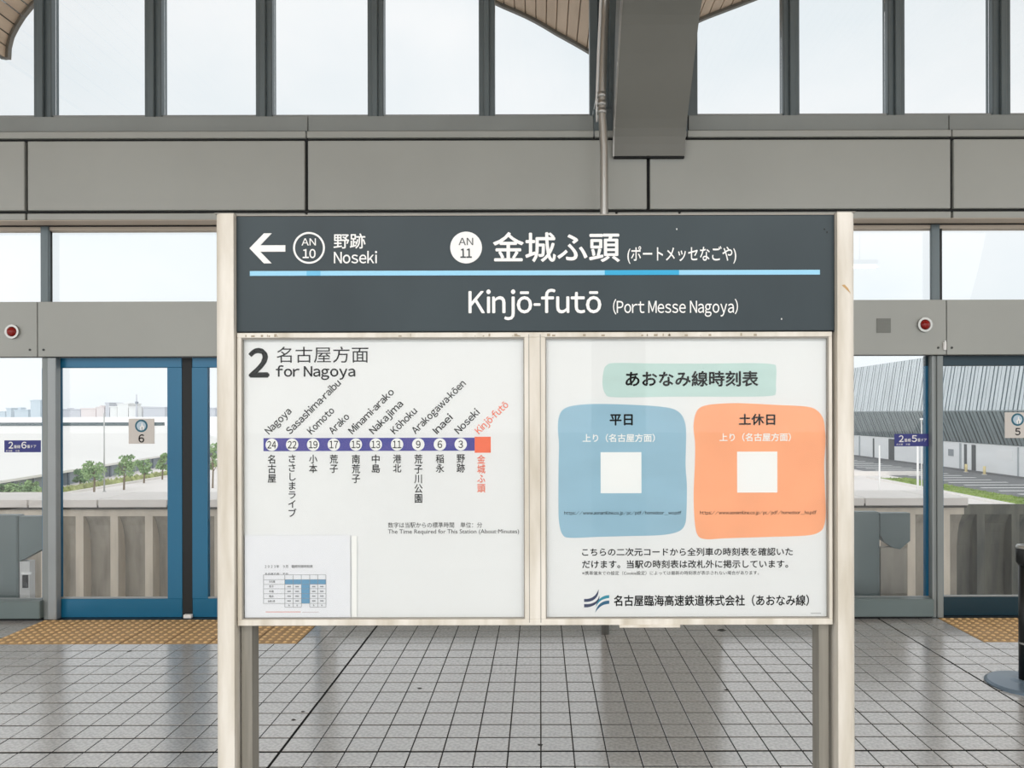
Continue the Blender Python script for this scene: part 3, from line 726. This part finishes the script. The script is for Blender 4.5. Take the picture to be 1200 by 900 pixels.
# grey equipment cabinets on the platform edge outside the glass
def cabinet(sgn, xb, xs, xe, ptop, label, slot):
    y = 6.30; A = lambda p: X(p, y)
    r0 = empty('equipment_cabinet', (A(xb), y+.2, 0), label, 'cabinet')
    B(min(A(xb), A(xs)), max(A(xb), A(xs)), y, y+.10, -.012, Z(ptop, y), bev=.01).build('cabinet_body', cab, r0)
    if sgn > 0: pr = [(A(xs)+.006, Z(ptop+1.5, y)), (A(xe), Z(ptop+1.5, y)), (A(xe), Z(641, y)), (A(xs)+.006, Z(657, y))]
    else: pr = [(A(xs)+.006, Z(ptop+1.5, y)), (A(xe), Z(ptop+1.5, y)), (A(xe), Z(635, y)), (A(xe)-.085, Z(645, y)), (A(xs)+.11, Z(643, y)), (A(xs)+.04, Z(636, y)), (A(xs)+.006, Z(628, y))]
    MB().prism(pr, y+.01, y+.09).build('side_cover', cab, r0)
    return r0
c1 = cabinet(1, -60, 20, 51, 602.5, 'grey equipment cabinet with slanted side cover beyond the left side screen', True)
y = 6.30
B(X(20, y)+.004, X(32.3, y), y+.02, y+.09, -.012, Z(657, y)).build('white_base', mat('base_white', (206, 206, 204), .5), c1)
B(X(24.5, y), X(30.8, y), y+.012, y+.02, Z(688, y), Z(673, y)).build('socket', black, c1)
B(X(24, y), X(35, y), y+.004, y+.02, Z(672, y), Z(669.5, y)).build('latch', white, c1)
B(X(20, y)+.004, X(50, y), y-.12, y+.02, -.012, Z(703, y)).build('foot_plate', MATS['base_white'], c1)
c2 = cabinet(-1, 960, 1031, 1067, 601, 'grey equipment cabinet with chipped looking angled cover right of the sign', False)
B(X(1033, y), X(1064, y), y+.02, y+.09, -.012, Z(643, y)).build('beige_base', conc_d, c2)

# ------------------------------------------------------------------ belt barrier post at the right edge
by, bx = 4.33, X(1201, 4.33)
bp = empty('barrier_post', (bx, by, 0), 'black belt barrier post on a round grey base at the right edge', 'barrier')
MB().lathe([(.205, .0), (.205, .008), (.19, .018), (.08, .026), (.05, .034)], bx, by, 40).build('base', mat('base_bluegrey', (112, 130, 146), .35, .3), bp)
MB().lathe([(.034, .03), (.034, .70)], bx, by, 24).build('pole', mat('black_post', (20, 22, 23), .35), bp, smooth=True)
MB().lathe([(.034, .68), (.046, .70), (.047, .78), (.040, .795), (.02, .798)], bx, by, 24).build('head', MATS['black_post'], bp, smooth=True)
MB().lathe([(.0475, .778), (.0485, .785), (.042, .797)], bx, by, 24).build('top_ring', steel, bp, smooth=True)
MB().tube([(bx, by, .235), (bx, by, .245)], .036, 20).build('band', steel, bp)

# ================================================================== THE STATION SIGN
YS = 2.5
sx = lambda p: X(p, YS)
sz = lambda p: Z(p, YS)
sign = empty('station_sign', (sx(628), YS+.06, 0), 'large station name sign with dark board over two poster cases on cream posts', 'sign')
def post_mesh(p0, p1, outer_left):
    """flat face with one rounded outer side"""
    x0, x1 = sx(p0), sx(p1); yb = YS+.115; yf = YS-.022; r = .026; pts = []
    if outer_left:
        pts = [(x1, yb), (x1, yf)] + [(x0+r-r*math.sin(t), yf+r-r*math.cos(t)) for t in [PI/2*k/8 for k in range(9)]] + [(x0, yb)]
    else:
        pts = [(x0, yb), (x0, yf)] + [(x1-r+r*math.sin(t), yf+r-r*math.cos(t)) for t in [PI/2*k/8 for k in range(9)]] + [(x1, yb)]
    b = MB().prism(pts, -.0, sz(251.5), 'z')
    return b
post_mesh(254.5, 277.2, True).build('post', grime, sign); o = post_mesh(978.6, 1000.5, False).build('post', grime, sign)
chip = MB().prism([(sx(983.5), sz(336.2)), (sx(987), sz(335.6)), (sx(991), sz(340)), (sx(994), sz(346)), (sx(988.5), sz(341))], YS-.0226, YS-.0222); chip.build('paint_chip', mat('rust_chip', (196, 160, 110), .8), o)
B(sx(254.5)+.001, sx(277.2), YS-.02, YS+.11, sz(251.5), sz(251.5)+.003).build('post_cap', edge_d, sign)
B(sx(978.6), sx(1000.5)-.001, YS-.02, YS+.11, sz(251.5), sz(251.5)+.003).build('post_cap', edge_d, sign)
B(sx(279.5), sx(292), YS+.02, YS+.08, 0, sz(734)).build('inner_leg', inner_leg, sign); B(sx(961.5), sx(973), YS+.02, YS+.08, 0, sz(734)).build('inner_leg', inner_leg, sign)
# name board
nbx = B(sx(277.4), sx(978.3), YS, YS+.10, sz(388), sz(252.5), bev=.0015).build('name_board', board, sign)
B(sx(277.4), sx(978.3), YS-.003, YS+.09, sz(252.6), sz(251.2)).build('board_top_trim', edge_d, sign)
B(sx(277.4), sx(978.3), YS+.004, YS+.09, sz(389.6), sz(388)).build('board_shadow_gap', black, sign)
YL = YS-.0015
def L(s, a, b, c, d, m=white, par=nbx, bold=.01, Yl=None, **k):
    return put_text(s, (sx(a), sz(d), sx(c), sz(b)), YL if Yl is None else Yl, m, par, bold, **k)
arrow = [(293, 290.3), (310, 272.8), (319.2, 272.8), (305.7, 286.8), (335, 286.8), (335, 294.4), (305.7, 294.4), (318.9, 308), (309.8, 308)]
MB().prism([(sx(a), sz(b)) for a, b in arrow], YS-.002, YS-.0002).build('arrow', white, nbx)
MB().ring(sx(362.7), sz(290), 16.4*YS/F, 18.6*YS/F, YS-.002, YS-.0002, 48).build('number_ring', white, nbx)
MB().disc(sx(546.7), sz(290), 18.6*YS/F, YS-.002, YS-.0002, 48).build('number_disc', white, nbx)
L('AN', 354, 278.8, 370.8, 287.2, bold=.008); L('10', 355.2, 291.2, 370.6, 302.2, bold=.022)
L('野跡', 391.5, 273.2, 429, 291, bold=.012); L('Noseki', 391.8, 293.6, 442.5, 308.4, bold=.012)
L('AN', 538, 278.8, 555, 287.2, greyink, bold=0, Yl=YS-.0032); L('11', 540, 291.2, 553.5, 302.2, greyink, bold=.022, Yl=YS-.0032)
L('金城ふ頭', 578, 272, 727, 307.5, bold=.016)
L('(ポートメッセなごや)', 735.5, 288.8, 863.2, 309.6, bold=.012)
L('Kinjō-futō', 549.3, 338.5, 705, 375.2, bold=.016)
L('(Port Messe Nagoya)', 718.6, 350.6, 865, 371.8, bold=.008)
def bar(a, b, c, d, m, par=nbx, y0=YS-.0018, y1=YS-.0002, name='line'): return B(sx(a), sx(c), y0, y1, sz(d), sz(b)).build(name, m, par)
bar(293.4, 317, 961, 322.6, lblue); bar(709, 317, 796, 322.6, cyan, y0=YS-.0024, y1=YS-.0018, name='faded_patch'); bar(360, 317, 376, 322.6, mat('line_mid', (104, 186, 224), .5), y0=YS-.0024, y1=YS-.0018, name='faded_patch')
for a, b in ((793, 268), (966, 268.5), (969, 272), (915.5, 373.5)): bar(a, b, a+1.1, b+1.8, white if b < 268.2 or b > 300 else black, y0=YS-.001, name='mark')

# poster cases
cas = empty('poster_case', (sx(628), YS+.03, sz(732)), None); cas.parent = sign; cas.location = Vector((sx(628), YS+.03, sz(732))) - sign.location
def FB(a, b, c, d, y0=YS-.006, y1=YS+.06, m=grime, bev=.0015, name='frame_bar'): return B(sx(a), sx(c), y0, y1, sz(d), sz(b), bev=bev).build(name, m, cas)
FB(278.6, 389.6, 974.6, 395.4, name='top_rail'); FB(278.6, 725.2, 974.6, 732.2, name='bottom_rail')
FB(278.6, 395.4, 283.6, 725.2, name='side_rail'); FB(970.8, 395.4, 974.6, 725.2, name='side_rail'); FB(614.6, 395.4, 639.2, 725.2, name='centre_rail')
FB(619.6, 392, 620.4, 729, YS-.0068, YS-.006, edge_d, 0, 'seam'); FB(632.9, 392, 633.8, 729, YS-.0068, YS-.006, edge_d, 0, 'seam')
for (a, c) in ((283.6, 614.6), (639.2, 970.8)):
    FB(a, 395.4, c, 396.9, YS-.0015, YS+.05, edge_d, 0, 'inner_edge'); FB(a, 724, c, 725.2, YS-.0015, YS+.05, edge_d, 0, 'inner_edge')
    FB(a, 396.9, a+1, 724, YS-.0015, YS+.05, edge_d, 0, 'inner_edge'); FB(c-1.2, 396.9, c, 724, YS-.0015, YS+.05, edge_d, 0, 'inner_edge')
    FB(a+1, 396.9, c-1.2, 724, YS+.0015, YS+.0035, GLP, 0, 'case_pane')
FB(280, 391, 973, 731, YS+.045, YS+.058, edge_d, 0, 'back_panel')
# grime marks on the top rail
rg = random.Random(3)
for k in range(34):
    a = rg.choice([rg.uniform(282, 340), rg.uniform(560, 610), rg.uniform(745, 870), rg.uniform(300, 950)]); FB(a, rg.uniform(391, 393.5), a+rg.uniform(.6, 4), 0+394.4, YS-.0066, YS-.0058, mat('dirt', (168, 156, 136), .9), 0, 'dirt_mark')
dent = B(sx(725), sx(796), YS-.010, YS+.02, sz(735), sz(731.8), bev=.001).build('loose_strip', grime, sign)

YPp = YS+.012
# --- route map poster
rp_ = B(sx(284.2), sx(613.8), YPp, YPp+.002, sz(724.4), sz(396.5)).build('route_map_poster', paper)
tag(rp_, 'white route map poster for Nagoya with a navy station line', 'poster')
q0, q1, q2 = YPp-.0007, YPp-.0012, YPp-.0017
def LP(s, a, b, c, d, m=ink, par=rp_, bold=0.0, y=q0, **k): return put_text(s, (sx(a), sz(d), sx(c), sz(b)), y, m, par, bold, **k)
LP('2', 289.6, 406.5, 314.4, 441.6, bold=.034, label='large black numeral 2'); LP('名古屋方面', 323, 405.2, 431, 424.2, bold=-.004); LP('for Nagoya', 321.8, 427, 415.5, 444.6, bold=.018)
B(sx(307.2), sx(555.8), q0, YPp, sz(528.2), sz(512.8)).build('line_band', navy, rp_)
B(sx(555.8), sx(574.8), q0, YPp, sz(530.6), sz(511.8)).build('station_square', orange, rp_)
STN = [(317, '24', '名古屋', 'Nagoya', 313.8, 38, 565.3), (341, '22', 'ささしまライブ', 'Sasashima-raibu', 338.5, 85, 605.5), (365.7, '19', '小本', 'Komoto', 363.7, 39, 554), (390, '17', '荒子', 'Arako', 388.7, 28.6, 554),
       (416, '15', '南荒子', 'Minami-arako', 412, 70, 566), (439.5, '13', '中島', 'Nakajima', 436.7, 50, 554), (464.5, '11', '港北', 'Kōhoku', 461.7, 38, 553.6), (489.5, '9', '荒子川公園', 'Arakogawa-kōen', 486.2, 84, 589.5),
       (514.9, '6', '稲永', 'Inaei', 511.5, 27, 553.8), (539.4, '3', '野跡', 'Noseki', 537, 35.6, 553.8)]
mpx = YS/F
for x, n_, jp, en, ex, ln, yb in STN:
    MB().disc(sx(x), sz(520.6), 7.3*mpx, q1, q0, 24).build('station_disc', white, rp_)
    hw = 5.2 if len(n_) == 2 else 2.7
    LP(n_, x-hw, 516.2, x+hw, 525, y=q2, bold=.008)
    LP('\n'.join(jp), x-4.9, 532.4, x+4.9, yb, bold=.011, align='CENTER')
    put_rot(en, (sx(ex), sz(508.8)), ln*mpx, 8.0*mpx, math.radians(44.6), q0, ink, rp_, .016)
LP('金城ふ頭'.replace('', '\n').strip(), 558.6, 533, 568.4, 577.5, m=orange, bold=.010, align='CENTER')
put_rot('Kinjō-futō', (sx(561), sz(509)), 49*mpx, 8.0*mpx, math.radians(43.8), q0, orange, rp_, .014)
LP('数字は当駅からの標準時間　単位：分', 453.6, 612.3, 564.4, 618.8); LP('The Time Required for This Station (About·Minutes)', 453.6, 620.6, 607.8, 627.2)
# --- notice sheet stuck low on the case
ns = B(sx(285.4), sx(409.4), YPp-.0045, YPp-.0035, sz(723.6), sz(627)).build('notice_sheet', paper2)
tag(ns, 'small white notice sheet with a blue timetable grid, stuck over the route map corner', 'notice')
n0, n1, n2 = YPp-.0052, YPp-.0058, YPp-.0064
B(sx(411.0), sx(417), YPp-.0030, YPp-.0025, sz(723.6), sz(628)).build('clear_tape', mat('tape', (242, 242, 240), .4), ns)
LP('2023年　9月　臨時列車時刻表', 309, 661.8, 365.4, 665.4, par=ns, y=n0)
LP('名古屋方面・平日', 309, 671, 336, 673.2, par=ns, y=n0)
def nb2(a, b, c, d, m, y=n0, name='table_rule'): return B(sx(a), sx(c), y, y+.0006, sz(d), sz(b)).build(name, m, ns)
nb2(332.5, 679, 380.8, 684.6, tablue, name='table_head'); nb2(351.9, 684.6, 361.8, 707.3, tablue, name='table_column')
gk = mat('rule_grey', (150, 152, 156), .7)
for a in (307.5, 332.5, 342.2, 351.9, 361.8, 371.2, 380.8): nb2(a-.2, 673.4, a+.2, 711.5 if 330 < a else 707.3, gk, n1)
for b in (673.4, 679, 684.6, 689.8, 695.6, 701.3, 707.1): nb2(307.5, b-.18, 380.8, b+.18, gk, n1)
nb2(332.5, 711.3, 351.9, 711.7, gk, n1); nb2(361.8, 711.3, 380.8, 711.7, gk, n1)
for k, s in enumerate(('名古屋', '荒子', '中島', '稲永', '金城ふ頭')): LP(s, 314-(1.5 if k == 4 else 0), 680+k*5.75, 319.5+(1.5 if k in (0, 4) else 0), 682.6+k*5.75, par=ns, y=n1)
for a in (337.5, 347, 366.5, 376):
    for k in range(4): nb2(a-2, 686.6+k*5.6, a+2, 688+k*5.6, gk, n2, 'table_entry')
    LP('発', a-1, 708.3, a+1, 710.3, par=ns, y=n2)
nb2(310, 716.6, 351, 717.6, mat('note_pink', (224, 176, 172), .7), name='note_line'); nb2(353, 717, 372, 717.8, mat('note_pale', (206, 196, 200), .7), name='note_line')

# --- timetable poster
tp = B(sx(639.8), sx(970.2), YPp, YPp+.002, sz(724.4), sz(396.5)).build('timetable_poster', paper)
tag(tp, 'white timetable poster with a blue and an orange rounded patch', 'poster')
def TP(s, a, b, c, d, m=ink, bold=0.0, y=q1, **k): return put_text(s, (sx(a), sz(d), sx(c), sz(b)), y, m, tp, bold, **k)
def smooth_poly(pts, n=5):
    out_ = []; N = len(pts)
    for i in range(N):
        p0, p1, p2, p3 = [Vector(pts[(i+k-1) % N]) for k in range(4)]
        for k in range(n):
            t = k/n; out_.append(.5*((2*p1)+(p2-p0)*t+(2*p0-5*p1+4*p2-p3)*t*t+(3*p1-p0-3*p2+p3)*t**3))
    return [(sx(v.x), sz(v.y)) for v in out_]
MB().prism(smooth_poly([(708, 434), (712, 427.5), (722, 425.3), (770, 426), (830, 426.3), (880, 425.8), (905, 427), (911, 431), (910.5, 450), (910.5, 460), (904, 464.5), (860, 465.3), (800, 465), (750, 465.6), (718, 465.4), (710, 462), (706.5, 450)]), q0, YPp).build('title_patch', teal_b, tp)
TP('あおなみ線時刻表', 733.4, 434.8, 890, 453.4, bold=.026)
MB().prism(smooth_poly([(660, 480), (672, 475.5), (697, 473.5), (740, 474.5), (780, 477.5), (796, 483), (803, 494), (804.8, 510), (804, 545), (805.5, 570), (805, 600), (803, 616), (795, 624), (775, 628), (740, 629), (700, 630), (668, 631), (659, 627), (655, 613), (654.3, 590), (654.5, 550), (655, 520), (653.8, 503), (655, 489)]), q0, YPp).build('weekday_patch', blob_b, tp)
MB().prism(smooth_poly([(813.5, 500), (817, 483), (826, 476), (845, 473.5), (870, 473), (910, 475), (945, 477), (958, 481), (966, 491), (968.3, 505), (968.8, 520), (967.2, 545), (967.8, 570), (969, 600), (967, 617), (961, 625), (945, 629), (900, 630.5), (850, 632), (828, 633), (818, 628), (814.5, 610), (813.5, 580), (815, 545), (815.3, 520)]), q0, YPp).build('holiday_patch', blob_o, tp)
TP('平日', 714.7, 485.6, 742, 499, bold=.028); TP('上り（名古屋方面）', 683, 508.6, 768, 518.6, white, bold=.02)
TP('土休日', 866.7, 485.4, 909.7, 499, bold=.028); TP('上り（名古屋方面）', 844, 508, 928, 518, white, bold=.02)
B(sx(704), sx(752), q1, q0, sz(578.6), sz(530.3)).build('blank_square', qrw, tp); B(sx(864.7), sx(912), q1, q0, sz(578.2), sz(530)).build('blank_square', qrw, tp)
TP('https://www.aonamiline.co.jp/pc/pdf/homedoor_wo.pdf', 661, 599.4, 799, 604.8, bold=.012)
TP('https://www.aonamiline.co.jp/pc/pdf/homedoor_ho.pdf', 820.8, 599.4, 958, 604.8, bold=.012)
TP('こちらの二次元コードから全列車の時刻表を確認いた', 682, 643, 930, 652.6, bold=.015, y=q0); TP('だけます。当駅の時刻表は改札外に掲示しています。', 682, 657.4, 924.5, 667, bold=.015, y=q0)
TP('※携帯端末での設定（Cookie設定）によっては最新の時刻表が表示されない場合があります。', 682, 670.2, 890, 675, y=q0)
TP('名古屋臨海高速鉄道株式会社（あおなみ線）', 719.2, 698.4, 949, 711.8, bold=.02, y=q0)
B(sx(951), sx(963), q0, YPp, sz(721), sz(720)).build('small_print', mat('faint_print', (176, 178, 180), .7), tp)
# company emblem: two swooping strokes
def swoosh(pts_a, pts_b, m): 
    def cv(p, n=8):
        a, b, c, d = [Vector(v) for v in p]; return [((1-t)**3*a+3*(1-t)**2*t*b+3*(1-t)*t*t*c+t**3*d) for t in [k/n for k in range(n+1)]]
    A_ = cv(pts_a); B_ = cv(pts_b)[::-1]
    MB().prism([(sx(v.x), sz(v.y)) for v in A_+B_], q0, YPp).build('emblem_stroke', m, tp)
nv = mat('emblem_navy', (52, 62, 92), .6); tl_ = mat('emblem_teal', (44, 140, 164), .6); tl2 = mat('emblem_deep', (40, 96, 130), .6)
swoosh([(684.2, 703), (693, 703.5), (698, 700), (701.4, 692)], [(684.2, 706.5), (695, 707), (701.5, 702), (701.4, 692)], nv)
swoosh([(684.2, 709), (694, 710), (701, 706), (702, 699)], [(684.2, 713), (696, 713.5), (704, 706), (702, 699)], nv)
swoosh([(713.8, 698.5), (705, 699), (699, 704), (698, 713)], [(713.8, 702), (706, 702.5), (700.5, 706), (698, 713)], tl_)
swoosh([(713.8, 705), (706, 705), (699.5, 709), (697.2, 719.2)], [(713.8, 708.8), (708, 709), (702, 711), (697.2, 719.2)], tl2)

# ================================================================== unseen fill lamps added to brighten the sign, above and behind the viewer
def add_fill(x, y, z, ln, energy, label):
    r0 = empty('fill_lamp', (x, y, z), label, 'lamp', 'added fill lamps under the platform roof')
    B(x-ln/2, x+ln/2, y-.08, y+.08, z+.03, z+.10, bev=.01).build('fill_housing', white, r0)
    B(x-ln/2+.02, x+ln/2-.02, y-.06, y+.06, z+.0, z+.03).build('diffuser', emit('fill_glow', (1, .98, .95, 1), 6) if 'fill_glow' not in MATS else MATS['fill_glow'], r0)
    for q in (-ln/3, ln/3): MB().tube([(x+q, y, z+.10), (x+q, y, 6.2)], .008, 6).build('hanger', steel, r0)
    l = bpy.data.lights.new('fill_light', 'AREA'); l.shape = 'RECTANGLE'; l.size = ln; l.size_y = .12; l.energy = energy; l.color = (1, .98, .95)
    lo = bpy.data.objects.new('fill_light', l); COL.objects.link(lo); lo.parent = r0; lo.location = (0, 0, -.01)
for x, lb in ((-4.2, 'first added fill lamp at the left end of its row behind the viewer'), (-1.4, 'second added fill lamp left of the viewer'), (1.9, 'third added fill lamp right of the girder'), (4.6, 'last added fill lamp at the right end of its row')):
    add_fill(x, -.6, 3.9, 1.6, 40, lb)
# small dark gum marks on the tiles
for k, (px, py, q) in enumerate(((491, 806.5, .012), (354, 833.5, .010), (343, 843, .011), (151, 762, .012), (845, 739, .03), (851, 809, .013), (750, 811, .010), (632, 873, .012))):
    Y_ = F*EYE/(py-CY); x_ = X(px, Y_)
    MB().prism([(x_+q*(1+.25*math.sin(3*t+k))*math.cos(t), Y_+q*.9*(1+.2*math.cos(2*t+k))*math.sin(t)) for t in [2*PI*j/14 for j in range(14)]], .0007, .0014, 'z').build('gum_mark', mat('gum', (62, 62, 60), .8), floor)
